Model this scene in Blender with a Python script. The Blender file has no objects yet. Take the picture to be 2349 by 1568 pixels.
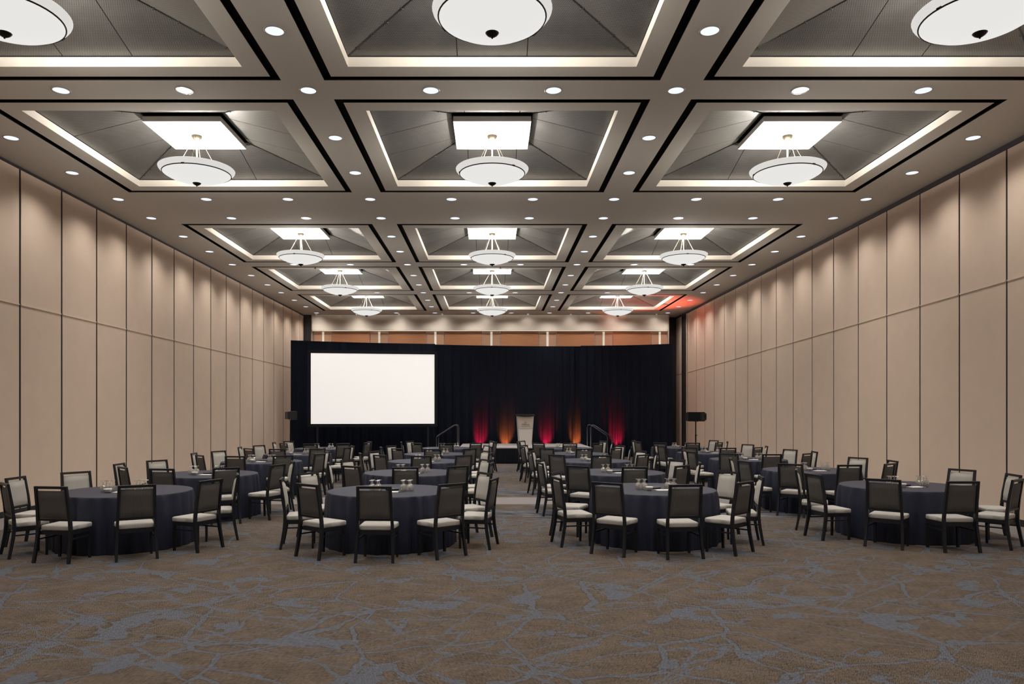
import bpy, math, random
from mathutils import Vector, Matrix

# ------------------------------------------------------------------ scene, camera, light set-up
S = bpy.context.scene
COL = S.collection
random.seed(7)
EYE = 1.83            # camera height
F = 1700.0            # focal length in pixels of the 2349 px wide frame
cam_data = bpy.data.cameras.new('camera')
cam_data.sensor_width = 36.0
cam_data.lens = 36.0 * F / 2349.0
cam_data.shift_x = 45.5 / 2349.0
cam_data.shift_y = 164.0 / 2349.0
cam_data.clip_end = 200
cam = bpy.data.objects.new('camera', cam_data)
cam.location = (0, 0, EYE)
cam.rotation_euler = (math.pi / 2, 0, 0)
COL.objects.link(cam)
S.camera = cam

world = bpy.data.worlds.new('world')
world.use_nodes = True
world.node_tree.nodes['Background'].inputs[0].default_value = (0.02, 0.02, 0.02, 1)
S.world = world
S.view_settings.view_transform = 'Standard'
S.view_settings.look = 'None'
S.view_settings.exposure = 0.2
S.view_settings.gamma = 1.0
S.view_settings.use_curve_mapping = False
S.cycles.max_bounces = 8
S.cycles.diffuse_bounces = 4
S.cycles.glossy_bounces = 3
S.cycles.transmission_bounces = 6
S.cycles.sample_clamp_indirect = 4.0
S.cycles.caustics_reflective = False
S.cycles.caustics_refractive = False

DOWN_W = 132.0        # each ceiling downlight
WALL_W = 96.0        # each downlight in the margins beside the walls
DOWN_COL = (1.0, 0.925, 0.84)
PEND_W = 290.0         # lamp inside each pendant bowl
PEND_COL = (1.0, 0.94, 0.85)

# ------------------------------------------------------------------ helpers
class MB:
    """collects shapes, builds ONE mesh"""
    def __init__(s):
        s.v, s.f, s.sm, s.uv = [], [], [], {}
    def add(s, verts, faces, smooth=False, mat=None):
        o = len(s.v)
        s.v += [tuple(mat @ Vector(p)) if mat is not None else tuple(p) for p in verts]
        for f in faces:
            s.f.append(tuple(o + i for i in f)); s.sm.append(smooth)
        return s
    def box(s, x0, x1, y0, y1, z0, z1, mat=None):
        v = [(x, y, z) for z in (z0, z1) for y in (y0, y1) for x in (x0, x1)]
        return s.add(v, [(0, 2, 3, 1), (4, 5, 7, 6), (0, 1, 5, 4), (2, 6, 7, 3), (0, 4, 6, 2), (1, 3, 7, 5)], False, mat)
    def hexa(s, lo, hi):
        """lo, hi: four points each, same winding"""
        v = list(lo) + list(hi)
        return s.add(v, [(3, 2, 1, 0), (4, 5, 6, 7), (0, 1, 5, 4), (1, 2, 6, 5), (2, 3, 7, 6), (3, 0, 4, 7)])
    def rbox(s, x0, x1, y0, y1, z0, z1, b=0.01, taper=0.0, crown=0.0):
        """box with rounded edges (three rings top and bottom), taper shrinks -y side in x, crown bulges the top"""
        def ring(z, ins):
            pts = []
            xa, xb, ya, yb = x0 + ins, x1 - ins, y0 + ins, y1 - ins
            r = b * 1.6
            for cx, cy, a0 in ((xb - r, yb - r, 0), (xa + r, yb - r, 90), (xa + r, ya + r, 180), (xb - r, ya + r, 270)):
                for k in range(3):
                    a = math.radians(a0 + 45 * k)
                    px, py = cx + r * math.cos(a), cy + r * math.sin(a)
                    t = (y1 - py) / (y1 - y0)
                    pts.append((px * (1 - taper * t), py, z))
            return pts
        rings = [ring(z0, b), ring(z0 + b * .4, b * .25), ring(z0 + b, 0), ring(z1 - b, 0), ring(z1 - b * .3, b * .3), ring(z1, b * 1.1)]
        n = 12
        v = [p for r_ in rings for p in r_]
        f = []
        for i in range(len(rings) - 1):
            for k in range(n):
                f.append((i * n + k, i * n + (k + 1) % n, (i + 1) * n + (k + 1) % n, (i + 1) * n + k))
        f.append(tuple(reversed(range(n))))
        top = (len(rings) - 1) * n
        cx = 0; cy = (y0 + y1) / 2
        v.append((cx, cy, z1 + crown))
        for k in range(n):
            f.append((top + k, top + (k + 1) % n, len(v) - 1))
        return s.add(v, f, True)
    def tube(s, pts, r, n=8, closed=False, cap=True):
        pts = [Vector(p) for p in pts]
        m = len(pts)
        rings = []
        up = Vector((0, 0, 1))
        for i, p in enumerate(pts):
            if closed:
                d = pts[(i + 1) % m] - pts[i - 1]
            else:
                d = pts[min(i + 1, m - 1)] - pts[max(i - 1, 0)]
            d.normalize()
            a = up if abs(d.dot(up)) < 0.95 else Vector((1, 0, 0))
            u = d.cross(a).normalized(); w = u.cross(d).normalized()
            rr = r[i] if isinstance(r, (list, tuple)) else r
            rings.append([p + rr * (math.cos(2 * math.pi * k / n) * u + math.sin(2 * math.pi * k / n) * w) for k in range(n)])
        v = [q for R in rings for q in R]
        f = []
        for i in range(m if closed else m - 1):
            j = (i + 1) % m
            for k in range(n):
                f.append((i * n + k, i * n + (k + 1) % n, j * n + (k + 1) % n, j * n + k))
        if cap and not closed:
            f.append(tuple(range(n))); f.append(tuple(reversed(range((m - 1) * n, m * n))))
        return s.add(v, f, True)
    def bar(s, pts, w, d):
        """rectangular bar through points (in a plane of constant x): w along x, d across"""
        pts = [Vector(p) for p in pts]
        m = len(pts); v = []
        for i, p in enumerate(pts):
            t = (pts[min(i + 1, m - 1)] - pts[max(i - 1, 0)]).normalized()
            nrm = Vector((0, t.z, -t.y)).normalized()
            ww = w[i] if isinstance(w, (list, tuple)) else w
            dd = d[i] if isinstance(d, (list, tuple)) else d
            ex = Vector((1, 0, 0))
            for a, b in ((-1, -1), (1, -1), (1, 1), (-1, 1)):
                v.append(p + ex * (a * ww / 2) + nrm * (b * dd / 2))
        f = [(0, 1, 2, 3), tuple(reversed(range(4 * m - 4, 4 * m)))]
        for i in range(m - 1):
            for k in range(4):
                f.append((4 * i + (k + 1) % 4, 4 * i + k, 4 * i + 4 + k, 4 * i + 4 + (k + 1) % 4))
        return s.add(v, f)
    def lathe(s, prof, n=32, smooth=True, centre=(0, 0, 0)):
        v, f = [], []
        cx, cy, cz = centre
        for r, z in prof:
            for k in range(n):
                a = 2 * math.pi * k / n
                v.append((cx + r * math.cos(a), cy + r * math.sin(a), cz + z))
        for i in range(len(prof) - 1):
            for k in range(n):
                f.append((i * n + k, i * n + (k + 1) % n, (i + 1) * n + (k + 1) % n, (i + 1) * n + k))
        return s.add(v, f, smooth)
    def mesh(s, name, mat, uvs=None):
        me = bpy.data.meshes.new(name)
        me.from_pydata(s.v, [], s.f)
        me.polygons.foreach_set('use_smooth', s.sm)
        if mat: me.materials.append(mat)
        if uvs:
            lay = me.uv_layers.new(name='UVMap')
            for li, l in enumerate(me.loops):
                lay.data[li].uv = uvs[l.vertex_index]
        me.update()
        return me
    def build(s, name, mat, parent=None, uvs=None):
        return put(name, s.mesh(name, mat, uvs), parent)

def put(name, data, parent=None, loc=None, rz=None):
    o = bpy.data.objects.new(name, data)
    COL.objects.link(o)
    if parent: o.parent = parent
    if loc: o.location = loc
    if rz is not None: o.rotation_euler = (0, 0, rz)
    return o

def tag(o, label=None, cat=None, group=None, kind=None):
    if label: o['label'] = label
    if cat: o['category'] = cat
    if group: o['group'] = group
    if kind: o['kind'] = kind
    return o

def empty(name, loc=(0, 0, 0), rz=0.0):
    o = bpy.data.objects.new(name, None)
    o.empty_display_size = 0.1
    COL.objects.link(o)
    o.location = loc; o.rotation_euler = (0, 0, rz)
    return o

def copy_tree(o, parent=None):
    c = o.copy(); COL.objects.link(c)
    if parent: c.parent = parent
    for ch in list(o.children):
        copy_tree(ch, c)
    return c

# ------------------------------------------------------------------ materials
def new_mat(name):
    m = bpy.data.materials.new(name); m.use_nodes = True
    nt = m.node_tree
    return m, nt, nt.nodes['Principled BSDF']

def plain(name, col, rough=0.6, metal=0.0, spec=0.5, noise=0.0, nscale=20.0, bump=0.0, sheen=0.0):
    m, nt, b = new_mat(name)
    b.inputs['Base Color'].default_value = (*col, 1)
    b.inputs['Roughness'].default_value = rough
    b.inputs['Metallic'].default_value = metal
    b.inputs['Specular IOR Level'].default_value = spec
    if sheen:
        b.inputs['Sheen Weight'].default_value = sheen
        b.inputs['Sheen Roughness'].default_value = 0.5
    if noise or bump:
        tc = nt.nodes.new('ShaderNodeTexCoord')
        nz = nt.nodes.new('ShaderNodeTexNoise'); nz.inputs['Scale'].default_value = nscale; nz.inputs['Detail'].default_value = 4
        nt.links.new(tc.outputs['Object'], nz.inputs['Vector'])
        if noise:
            mx = nt.nodes.new('ShaderNodeMix'); mx.data_type = 'RGBA'
            mx.inputs[6].default_value = (*[c * (1 - noise) for c in col], 1)
            mx.inputs[7].default_value = (*[min(1, c * (1 + noise)) for c in col], 1)
            nt.links.new(nz.outputs['Fac'], mx.inputs[0]); nt.links.new(mx.outputs[2], b.inputs['Base Color'])
        if bump:
            bp = nt.nodes.new('ShaderNodeBump'); bp.inputs['Strength'].default_value = bump; bp.inputs['Distance'].default_value = 0.01
            nt.links.new(nz.outputs['Fac'], bp.inputs['Height']); nt.links.new(bp.outputs['Normal'], b.inputs['Normal'])
    return m

def emit(name, col, strength, base=(0.0, 0.0, 0.0)):
    m, nt, b = new_mat(name)
    b.inputs['Base Color'].default_value = (*base, 1)
    b.inputs['Roughness'].default_value = 0.5
    b.inputs['Specular IOR Level'].default_value = 0.1
    b.inputs['Emission Color'].default_value = (*col, 1)
    b.inputs['Emission Strength'].default_value = strength
    return m

class NT:
    """tiny node helper"""
    def __init__(s, nt): s.nt = nt
    def n(s, t, **kw):
        x = s.nt.nodes.new(t)
        for k, v in kw.items(): setattr(x, k, v)
        return x
    def link(s, a, b): s.nt.links.new(a, b)
    def val(s, sock, x):
        if isinstance(x, (int, float)): sock.default_value = x
        else: s.link(x, sock)
    def m(s, op, a, b=0.0, c=None, clamp=False):
        x = s.n('ShaderNodeMath', operation=op); x.use_clamp = clamp
        s.val(x.inputs[0], a); s.val(x.inputs[1], b)
        if c is not None: s.val(x.inputs[2], c)
        return x.outputs[0]
    def mix(s, fac, a, b):
        x = s.n('ShaderNodeMix'); x.data_type = 'RGBA'
        s.val(x.inputs[0], fac)
        for i, c in ((6, a), (7, b)):
            if isinstance(c, tuple): x.inputs[i].default_value = (*c, 1)
            else: s.link(c, x.inputs[i])
        return x.outputs[2]
    def noise(s, vec, scale, detail=2.0, rough=0.5, out='Fac', dist=0.0):
        x = s.n('ShaderNodeTexNoise'); x.inputs['Scale'].default_value = scale
        x.inputs['Detail'].default_value = detail; x.inputs['Roughness'].default_value = rough
        x.inputs['Distortion'].default_value = dist
        s.link(vec, x.inputs['Vector']); return x.outputs[out]
    def step(s, x, lo, hi):
        r = s.n('ShaderNodeMapRange'); r.interpolation_type = 'SMOOTHSTEP'
        s.link(x, r.inputs['Value'])
        r.inputs['From Min'].default_value = lo; r.inputs['From Max'].default_value = hi
        return r.outputs[0]
    def mapping(s, vec, loc=(0, 0, 0), rot=(0, 0, 0), scale=(1, 1, 1)):
        if any(rot):                      # turn first, stretch afterwards
            y = s.n('ShaderNodeMapping'); s.link(vec, y.inputs['Vector']); y.inputs['Rotation'].default_value = rot
            vec, rot = y.outputs[0], (0, 0, 0)
        x = s.n('ShaderNodeMapping'); s.link(vec, x.inputs['Vector'])
        x.inputs['Location'].default_value = loc; x.inputs['Rotation'].default_value = rot; x.inputs['Scale'].default_value = scale
        return x.outputs[0]

def carpet_material():
    m, nt, b = new_mat('patterned_carpet')
    g = NT(nt)
    P = g.n('ShaderNodeTexCoord').outputs['Object']
    # warp the plane so that edges wander
    w = g.n('ShaderNodeVectorMath', operation='SUBTRACT'); g.link(g.noise(P, 1.3, 3, .55, 'Color'), w.inputs[0]); w.inputs[1].default_value = (.5, .5, .5)
    w2 = g.n('ShaderNodeVectorMath', operation='SCALE'); g.link(w.outputs[0], w2.inputs[0]); w2.inputs['Scale'].default_value = .30
    Wp = g.n('ShaderNodeVectorMath', operation='ADD'); g.link(P, Wp.inputs[0]); g.link(w2.outputs[0], Wp.inputs[1]); W = Wp.outputs[0]
    def cells(vec, scale):
        v = g.n('ShaderNodeTexVoronoi', feature='DISTANCE_TO_EDGE'); v.inputs['Scale'].default_value = scale
        g.link(vec, v.inputs['Vector']); return v.outputs['Distance']
    wid = g.m('MULTIPLY', g.noise(P, 2.2, 2), .046)
    e1 = cells(W, 1.0)
    l1 = g.m('LESS_THAN', e1, g.m('SUBTRACT', wid, .006))
    e2 = cells(g.mapping(W, rot=(0, 0, .5), scale=(.36, 1.7, 1)), 1.25)
    l2 = g.m('MULTIPLY', g.m('LESS_THAN', e2, g.m('SUBTRACT', wid, .006)), g.step(g.noise(P, .55, 1), .44, .46))
    e3 = cells(g.mapping(W, rot=(0, 0, -.75), scale=(.33, 1.6, 1)), 1.5)
    l3 = g.m('MULTIPLY', g.m('LESS_THAN', e3, g.m('SUBTRACT', wid, .007)), g.step(g.noise(g.mapping(P, loc=(7, 3, 0)), .5, 1), .46, .48))
    blob_n = g.noise(g.mapping(P, scale=(1, 1.0, 1)), 1.9, 3.5, .58)
    blob = g.m('MULTIPLY', g.m('GREATER_THAN', blob_n, .585), g.m('LESS_THAN', e1, .26))
    blob2 = g.m('GREATER_THAN', g.noise(g.mapping(P, loc=(3, 9, 0)), 2.6, 3, .6), .69)
    blue = g.m('MAXIMUM', g.m('MAXIMUM', l1, l2), g.m('MAXIMUM', l3, g.m('MAXIMUM', blob, blob2)))
    # fine woven hatch, direction varying
    h1 = g.noise(g.mapping(P, rot=(0, 0, -1.0), scale=(20, 190, 1)), 1.0, 3, .65)
    h2 = g.noise(g.mapping(P, rot=(0, 0, -2.1), scale=(20, 190, 1)), 1.0, 3, .65)
    hsel = g.step(g.noise(P, .35, 1), .45, .55)
    hat = g.n('ShaderNodeMix'); g.link(hsel, hat.inputs[0]); g.link(h1, hat.inputs[2]); g.link(h2, hat.inputs[3])
    hatch = g.step(hat.outputs[0], .36, .64)
    mott = g.step(g.noise(P, 3.5, 4, .65), .3, .7)
    br = g.mix(g.m('ADD', g.m('MULTIPLY', hatch, .75), g.m('MULTIPLY', mott, .25)), (.036, .0285, .023), (.165, .129, .102))
    bl = g.mix(hatch, (.056, .061, .076), (.138, .145, .168))
    rim = g.m('MAXIMUM', g.m('LESS_THAN', e1, g.m('ADD', wid, .004)), g.m('MULTIPLY', g.m('GREATER_THAN', blob_n, .573), g.m('LESS_THAN', e1, .27)))
    br = g.mix(g.m('MULTIPLY', rim, .32), br, (.03, .027, .026))
    c = g.mix(blue, br, bl)
    # dark slate swashes with pale streaks either side of the plain band
    sep = g.n('ShaderNodeSeparateXYZ'); g.link(P, sep.inputs[0])
    Y, X = sep.outputs['Y'], sep.outputs['X']
    wob = g.m('MULTIPLY', g.m('SUBTRACT', g.noise(g.mapping(P, scale=(.45, .45, 1)), 1.0, 4, .6), .5), 3.2)
    Yw = g.m('ADD', Y, wob)
    for cy, hw in ((13.75, .55), (17.5, .5)):
        dist = g.m('ABSOLUTE', g.m('SUBTRACT', Yw, cy))
        sw = g.m('LESS_THAN', dist, hw)
        st = g.noise(g.mapping(P, rot=(0, 0, .25), scale=(1.2, 6.5, 1)), 1.0, 3, .6)
        dk = g.mix(g.step(st, .42, .56), (.05, .054, .068), (.13, .128, .142))
        dk = g.mix(g.m('GREATER_THAN', st, .63), dk, (.27, .235, .215))
        c = g.mix(sw, c, dk)
    # sparse pale flecks
    fl = g.m('MULTIPLY', g.m('GREATER_THAN', g.noise(g.mapping(P, loc=(1.7, .4, 0), scale=(1.5, 4, 1)), 1.1, 3, .6), .735), blue)
    c = g.mix(fl, c, (.30, .265, .245))
    # plain grey borders: under the partition track and along the long walls
    band = g.m('MULTIPLY', g.m('GREATER_THAN', Y, 14.98), g.m('LESS_THAN', Y, 16.2))
    edge = g.m('GREATER_THAN', g.m('ABSOLUTE', X), 7.72)
    plainm = g.m('MAXIMUM', band, edge)
    gr = g.mix(g.noise(g.mapping(P, scale=(3, 30, 1)), 1.0, 4, .7), (.155, .145, .145), (.265, .248, .244))
    c = g.mix(plainm, c, gr)
    g.link(c, b.inputs['Base Color'])
    b.inputs['Roughness'].default_value = .95
    b.inputs['Specular IOR Level'].default_value = .1
    bp = g.n('ShaderNodeBump'); bp.inputs['Strength'].default_value = .2; bp.inputs['Distance'].default_value = .003
    g.link(hat.outputs[0], bp.inputs['Height']); g.link(bp.outputs['Normal'], b.inputs['Normal'])
    return m

def stripe_material(name, light, dark, period=.0155):
    m, nt, b = new_mat(name); g = NT(nt)
    P = g.n('ShaderNodeTexCoord').outputs['Object']
    sep = g.n('ShaderNodeSeparateXYZ'); g.link(P, sep.inputs[0])
    fr = g.m('FRACT', g.m('DIVIDE', g.m('ADD', sep.outputs['X'], 2.0), period))
    s = g.step(g.m('ABSOLUTE', g.m('SUBTRACT', fr, .5)), .12, .30)
    weave = g.noise(g.mapping(P, scale=(300, 300, 300)), 1.0, 1)
    c = g.mix(s, dark, light)
    c2 = g.mix(g.m('MULTIPLY', weave, .25), c, dark)
    g.link(c2, b.inputs['Base Color'])
    b.inputs['Roughness'].default_value = .8
    b.inputs['Specular IOR Level'].default_value = .25
    return m

def perforated_material():
    m, nt, b = new_mat('perforated_metal'); g = NT(nt)
    uv = g.n('ShaderNodeTexCoord').outputs['UV']
    def dots(off):
        mp = g.mapping(uv, loc=(off * .5, off * .5, 0), scale=(1 / .021, 1 / .0364, 1))
        fr = g.n('ShaderNodeVectorMath', operation='FRACTION'); g.link(mp, fr.inputs[0])
        sb = g.n('ShaderNodeVectorMath', operation='SUBTRACT'); g.link(fr.outputs[0], sb.inputs[0]); sb.inputs[1].default_value = (.5, .5, 0)
        sc = g.n('ShaderNodeVectorMath', operation='MULTIPLY'); g.link(sb.outputs[0], sc.inputs[0]); sc.inputs[1].default_value = (1, 1.733, 0)
        ln = g.n('ShaderNodeVectorMath', operation='LENGTH'); g.link(sc.outputs[0], ln.inputs[0])
        return ln.outputs['Value']
    d = g.m('MINIMUM', dots(0), dots(1))
    hole = g.m('LESS_THAN', d, .31)
    tone = g.noise(g.mapping(uv, scale=(1, 1, 1)), 3.0, 4, .65)
    c = g.mix(tone, (.15, .148, .144), (.29, .285, .275))
    c = g.mix(hole, c, (.012, .011, .01))
    g.link(c, b.inputs['Base Color'])
    g.link(g.m('MULTIPLY', g.m('SUBTRACT', 1.0, hole), .75), b.inputs['Metallic'])
    g.link(g.m('ADD', .34, g.m('MULTIPLY', tone, .18)), b.inputs['Roughness'])
    return m

def wood_material(name='cherry_wood', lo=(.42, .18, .088), hi=(.60, .285, .15)):
    m, nt, b = new_mat(name); g = NT(nt)
    P = g.n('ShaderNodeTexCoord').outputs['Object']
    n = g.noise(g.mapping(P, scale=(1.2, 8, 26)), 1.0, 4, .6)
    g.link(g.mix(n, lo, hi), b.inputs['Base Color'])
    b.inputs['Roughness'].default_value = .4
    return m

def glass_material():
    """thin clear glass: see-through with bright reflections at the rims"""
    m, nt, b = new_mat('clear_glass'); g = NT(nt)
    out = nt.nodes['Material Output']
    tr = g.n('ShaderNodeBsdfTransparent'); tr.inputs[0].default_value = (.97, .97, .96, 1)
    gl = g.n('ShaderNodeBsdfGlossy'); gl.inputs[0].default_value = (1, 1, 1, 1); gl.inputs['Roughness'].default_value = .07
    df = g.n('ShaderNodeBsdfTranslucent'); df.inputs[0].default_value = (.95, .94, .92, 1)
    lw = g.n('ShaderNodeLayerWeight'); lw.inputs['Blend'].default_value = .35
    m1 = g.n('ShaderNodeMixShader'); g.link(g.m('ADD', g.m('MULTIPLY', lw.outputs['Facing'], .8), .12), m1.inputs[0]); g.link(tr.outputs[0], m1.inputs[1]); g.link(gl.outputs[0], m1.inputs[2])
    m2 = g.n('ShaderNodeMixShader'); m2.inputs[0].default_value = .2; g.link(m1.outputs[0], m2.inputs[1]); g.link(df.outputs[0], m2.inputs[2])
    g.link(m2.outputs[0], out.inputs['Surface'])
    return m

M = {}
M['carpet'] = carpet_material()
M['ceil'] = plain('ceiling_paint', (.61, .575, .522), .85, spec=.2)
M['reveal'] = plain('black_reveal', (.010, .009, .008), .8, spec=.1)
M['cove'] = plain('cove_paint', (.86, .80, .72), .8, spec=.2)
M['perf'] = perforated_material()
M['ridge'] = plain('ridge_metal', (.06, .058, .055), .45, .7)
M['white_panel'] = plain('reflector_white', (.88, .87, .85), .8, spec=.1)
M['dark_void'] = plain('void_black', (.015, .014, .013), .9, spec=.05)
M['bowl'] = emit('glowing_bowl_glass', (1.0, .985, .955), .70)
M['lip'] = emit('glowing_lip_glass', (1.0, .965, .92), .62)
M['bronze'] = plain('dark_bronze', (.018, .013, .010), .4, .6)
M['rod'] = plain('cream_metal', (.42, .36, .26), .4, .3)
M['canopy'] = plain('nickel_canopy', (.16, .135, .10), .3, .7)
M['lamp'] = emit('downlight_lens', (.82, .865, 1.0), 1.0)
M['lamp_trim'] = plain('downlight_trim', (.40, .37, .34), .4, .3)
M['wall'] = plain('wall_fabric', (.83, .675, .555), .9, spec=.12, noise=.05, nscale=3.0, bump=.12)
M['wall_cap'] = plain('wall_trim_paint', (.84, .70, .57), .7, spec=.2)
M['seam'] = plain('dark_seam', (.012, .013, .015), .7, spec=.2)
M['track'] = plain('purple_black_track', (.035, .028, .038), .6)
M['base'] = plain('baseboard_black', (.018, .018, .020), .5)
M['soffit'] = plain('soffit_paint', (.80, .72, .63), .85, spec=.2)
M['wood'] = wood_material()
M['wood_pale'] = wood_material('pale_cherry_wood', (.50, .285, .178), (.64, .39, .26))
M['slot'] = emit('sheen_glow_glass', (1.0, .93, .80), .40, (.6, .58, .52))  # weak emission painted in for the light these glassy strips reflect
M['strip'] = emit('light_strip', (1.0, .90, .74), 2.0)
M['steel_line'] = plain('brushed_strip', (.75, .70, .64), .3, .6)
M['cloth'] = plain('navy_tablecloth', (.0115, .0165, .039), .58, spec=.5, noise=.06, nscale=60)
M['ply'] = plain('table_plywood', (.35, .24, .14), .6, noise=.1)
M['frame'] = plain('black_chair_metal', (.0105, .012, .0165), .42, spec=.45)
M['seat'] = stripe_material('striped_seat_fabric', (.59, .573, .538), (.40, .388, .362))
M['back'] = stripe_material('striped_shaded_back_fabric', (.135, .130, .125), (.074, .071, .069))  # seat stripes darkened: shade on the chair backs put into the fabric colour
M['glass'] = glass_material()
M['porcelain'] = plain('white_porcelain', (.85, .82, .78), .25)
M['paper'] = plain('notepad_paper', (.88, .86, .85), .8)
M['black_plastic'] = plain('black_plastic', (.012, .012, .014), .35)
M['pen'] = plain('pen_plastic', (.05, .05, .06), .3)
M['drape'] = plain('black_velour', (.0085, .011, .019), .9, spec=.06, noise=.15, nscale=4)
M['skirt'] = plain('stage_skirt_cloth', (.012, .013, .020), .9, spec=.08)
M['deck'] = plain('grey_stage_carpet', (.38, .36, .36), .9, spec=.1, noise=.12, nscale=25)
M['deck_edge'] = plain('stage_edge_metal', (.55, .53, .52), .4, .5)
M['screen'] = emit('lit_screen', (1.0, .975, .95), .52, (.75, .74, .73))
M['screen_frame'] = plain('screen_border', (.014, .015, .018), .9, spec=.1)
M['lect'] = plain('lectern_white', (.72, .69, .65), .5)
M['lect_plaque'] = plain('lectern_plaque', (.60, .53, .46), .5)
M['lect_side'] = plain('lectern_side', (.52, .51, .50), .4)
M['ink'] = plain('print_ink', (.03, .035, .06), .6)
M['speaker'] = plain('speaker_black', (.012, .013, .017), .5)
M['chrome_dark'] = plain('dark_steel_tube', (.10, .10, .12), .3, .9)
M['red_lens'] = emit('red_led_lens', (1.0, .02, .10), 1.5)
M['amber_lens'] = emit('amber_led_lens', (1.0, .25, .06), 1.5)

# ------------------------------------------------------------------ the room
ZC = EYE + 4.48                 # ceiling plane
XW = 8.58                       # long walls
Y0, Y1 = -8.0, 34.70            # room ends
tag(MB().add([(-XW - .1, Y0 - .1, 0), (XW + .1, Y0 - .1, 0), (XW + .1, Y1 + .1, 0), (-XW - .1, Y1 + .1, 0)], [(0, 1, 2, 3)]).build('floor', M['carpet']), kind='structure')

# ceiling with coffer openings
CW, CL = 4.52, 4.45             # coffer outer size in x and y
CXS = (-5.10, 0.0, 5.10)
CYS = (7.75, 12.80, 19.75, 24.85, 30.10)
mb = MB()
def slab(x0, x1, y0, y1):
    mb.box(x0, x1, y0, y1, ZC, ZC + .12)
xs = [-XW - .1]
for cx in CXS: xs += [cx - CW / 2, cx + CW / 2]
xs.append(XW + .1)
yprev = Y0 - .1
for cy in CYS:
    slab(-XW - .1, XW + .1, yprev, cy - CL / 2)
    for i in range(0, 8, 2):
        slab(xs[i], xs[i + 1], cy - CL / 2, cy + CL / 2)
    yprev = cy + CL / 2
slab(-XW - .1, XW + .1, yprev, Y1 + .1)
ceiling = tag(mb.build('ceiling', M['ceil']), kind='structure')

# one coffer, origin at its centre on the ceiling plane
RV, BD = .115, .28              # black reveal width, flat band width
COVE_H, TOP_H, TOP_S = .125, .44, .667
def ring_faces(m, hx0, hy0, hx1, hy1, z):
    """flat rectangular ring between half sizes 0 (outer) and 1 (inner), facing down"""
    o = [(-hx0, -hy0, z), (hx0, -hy0, z), (hx0, hy0, z), (-hx0, hy0, z)]
    i = [(-hx1, -hy1, z), (hx1, -hy1, z), (hx1, hy1, z), (-hx1, hy1, z)]
    m.add(o + i, [(k, 4 + k, 4 + (k + 1) % 4, (k + 1) % 4) for k in range(4)])
def wall_faces(m, hx, hy, z0, z1):
    v = [(sx * hx, sy * hy, z) for z in (z0, z1) for sx, sy in ((-1, -1), (1, -1), (1, 1), (-1, 1))]
    m.add(v, [(k, (k + 1) % 4, 4 + (k + 1) % 4, 4 + k) for k in range(4)])
hx, hy = CW / 2, CL / 2
bx_, by_ = hx - RV, hy - RV     # band outer
ox, oy = bx_ - BD, by_ - BD     # opening
me = {}
m = MB(); ring_faces(m, bx_, by_, ox, oy, 0); wall_faces(m, bx_, by_, 0, .02)
me['coffer_frame'] = m.mesh('coffer_frame', M['ceil'])
m = MB(); ring_faces(m, hx, hy, bx_, by_, .07); wall_faces(m, hx - .001, hy - .001, 0.001, .07); wall_faces(m, bx_ + .001, by_ + .001, .001, .07)
me['reveal'] = m.mesh('reveal', M['reveal'])
m = MB(); wall_faces(m, ox, oy, 0, COVE_H); ring_faces(m, ox + .06, oy + .06, ox, oy, COVE_H)
me['cove_face'] = m.mesh('cove_face', M['cove'])
# twelve perforated plates, three a side
plates = []
SEAM = .45
for side in range(4):
    half, depth = (ox, oy) if side % 2 == 0 else (oy, ox)
    a = math.pi / 2 * side
    rot = Matrix.Rotation(a, 4, 'Z')
    zb, zt = COVE_H + .012, TOP_H
    n0, n1 = -depth + .004, -TOP_S                     # outer edge, inner edge along -y
    slope = math.hypot(n1 - n0, zt - zb)
    def P(t, x): return (x, n0 + (n1 - n0) * t, zb + (zt - zb) * t)
    g_ = .006
    quads = [((-half + .02, 0), (-SEAM - g_, 0), (-SEAM - g_, 1), (-TOP_S + .01, 1)),
             ((-SEAM + g_, 0), (SEAM - g_, 0), (SEAM - g_, 1), (-SEAM + g_, 1)),
             ((SEAM + g_, 0), (half - .02, 0), (TOP_S - .01, 1), (SEAM + g_, 1))]
    for q in quads:
        m = MB()
        pts = [P(t, x) for x, t in q]
        up = Vector((0, .0, .008))
        lo = pts; hi = [(p[0], p[1], p[2] + .006) for p in pts]
        m.hexa([rot @ Vector(p) for p in lo], [rot @ Vector(p) for p in hi])
        uv = [(x + 3 * side, t * slope) for x, t in q] * 2
        plates.append(m.mesh('mesh_panel', M['perf'], uv))
ridges = []
for sx, sy in ((-1, -1), (1, -1), (1, 1), (-1, 1)):
    m = MB()
    A = Vector((sx * (ox - .01), sy * (oy - .01), COVE_H + .015)); B = Vector((sx * TOP_S, sy * TOP_S, TOP_H))
    m.tube([A, B], .014, 6)
    for t in (.12, .3, .48, .66, .84):
        p = A.lerp(B, t)
        d = Vector((-sy * sx * .5, .5, 0)).normalized() if False else Vector((sx, -sy, 0)).normalized()
        m.tube([p - d * .03 + Vector((0, 0, -.008)), p + d * .03 + Vector((0, 0, -.008))], .008, 5)
    ridges.append(m.mesh('ridge_bar', M['ridge']))
PS = .64
m = MB().box(-PS, PS, -PS, PS, .31, .395)
me['reflector_panel'] = m.mesh('reflector_panel', M['white_panel'])
m = MB(); wall_faces(m, TOP_S + .003, TOP_S + .003, TOP_H - .005, TOP_H + .25); ring_faces(m, TOP_S + .003, TOP_S + .003, 0, 0, TOP_H + .25)
m.box(-.02, .02, -.02, .02, .395, TOP_H + .25)
me['void_box'] = m.mesh('void_box', M['dark_void'])
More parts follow.
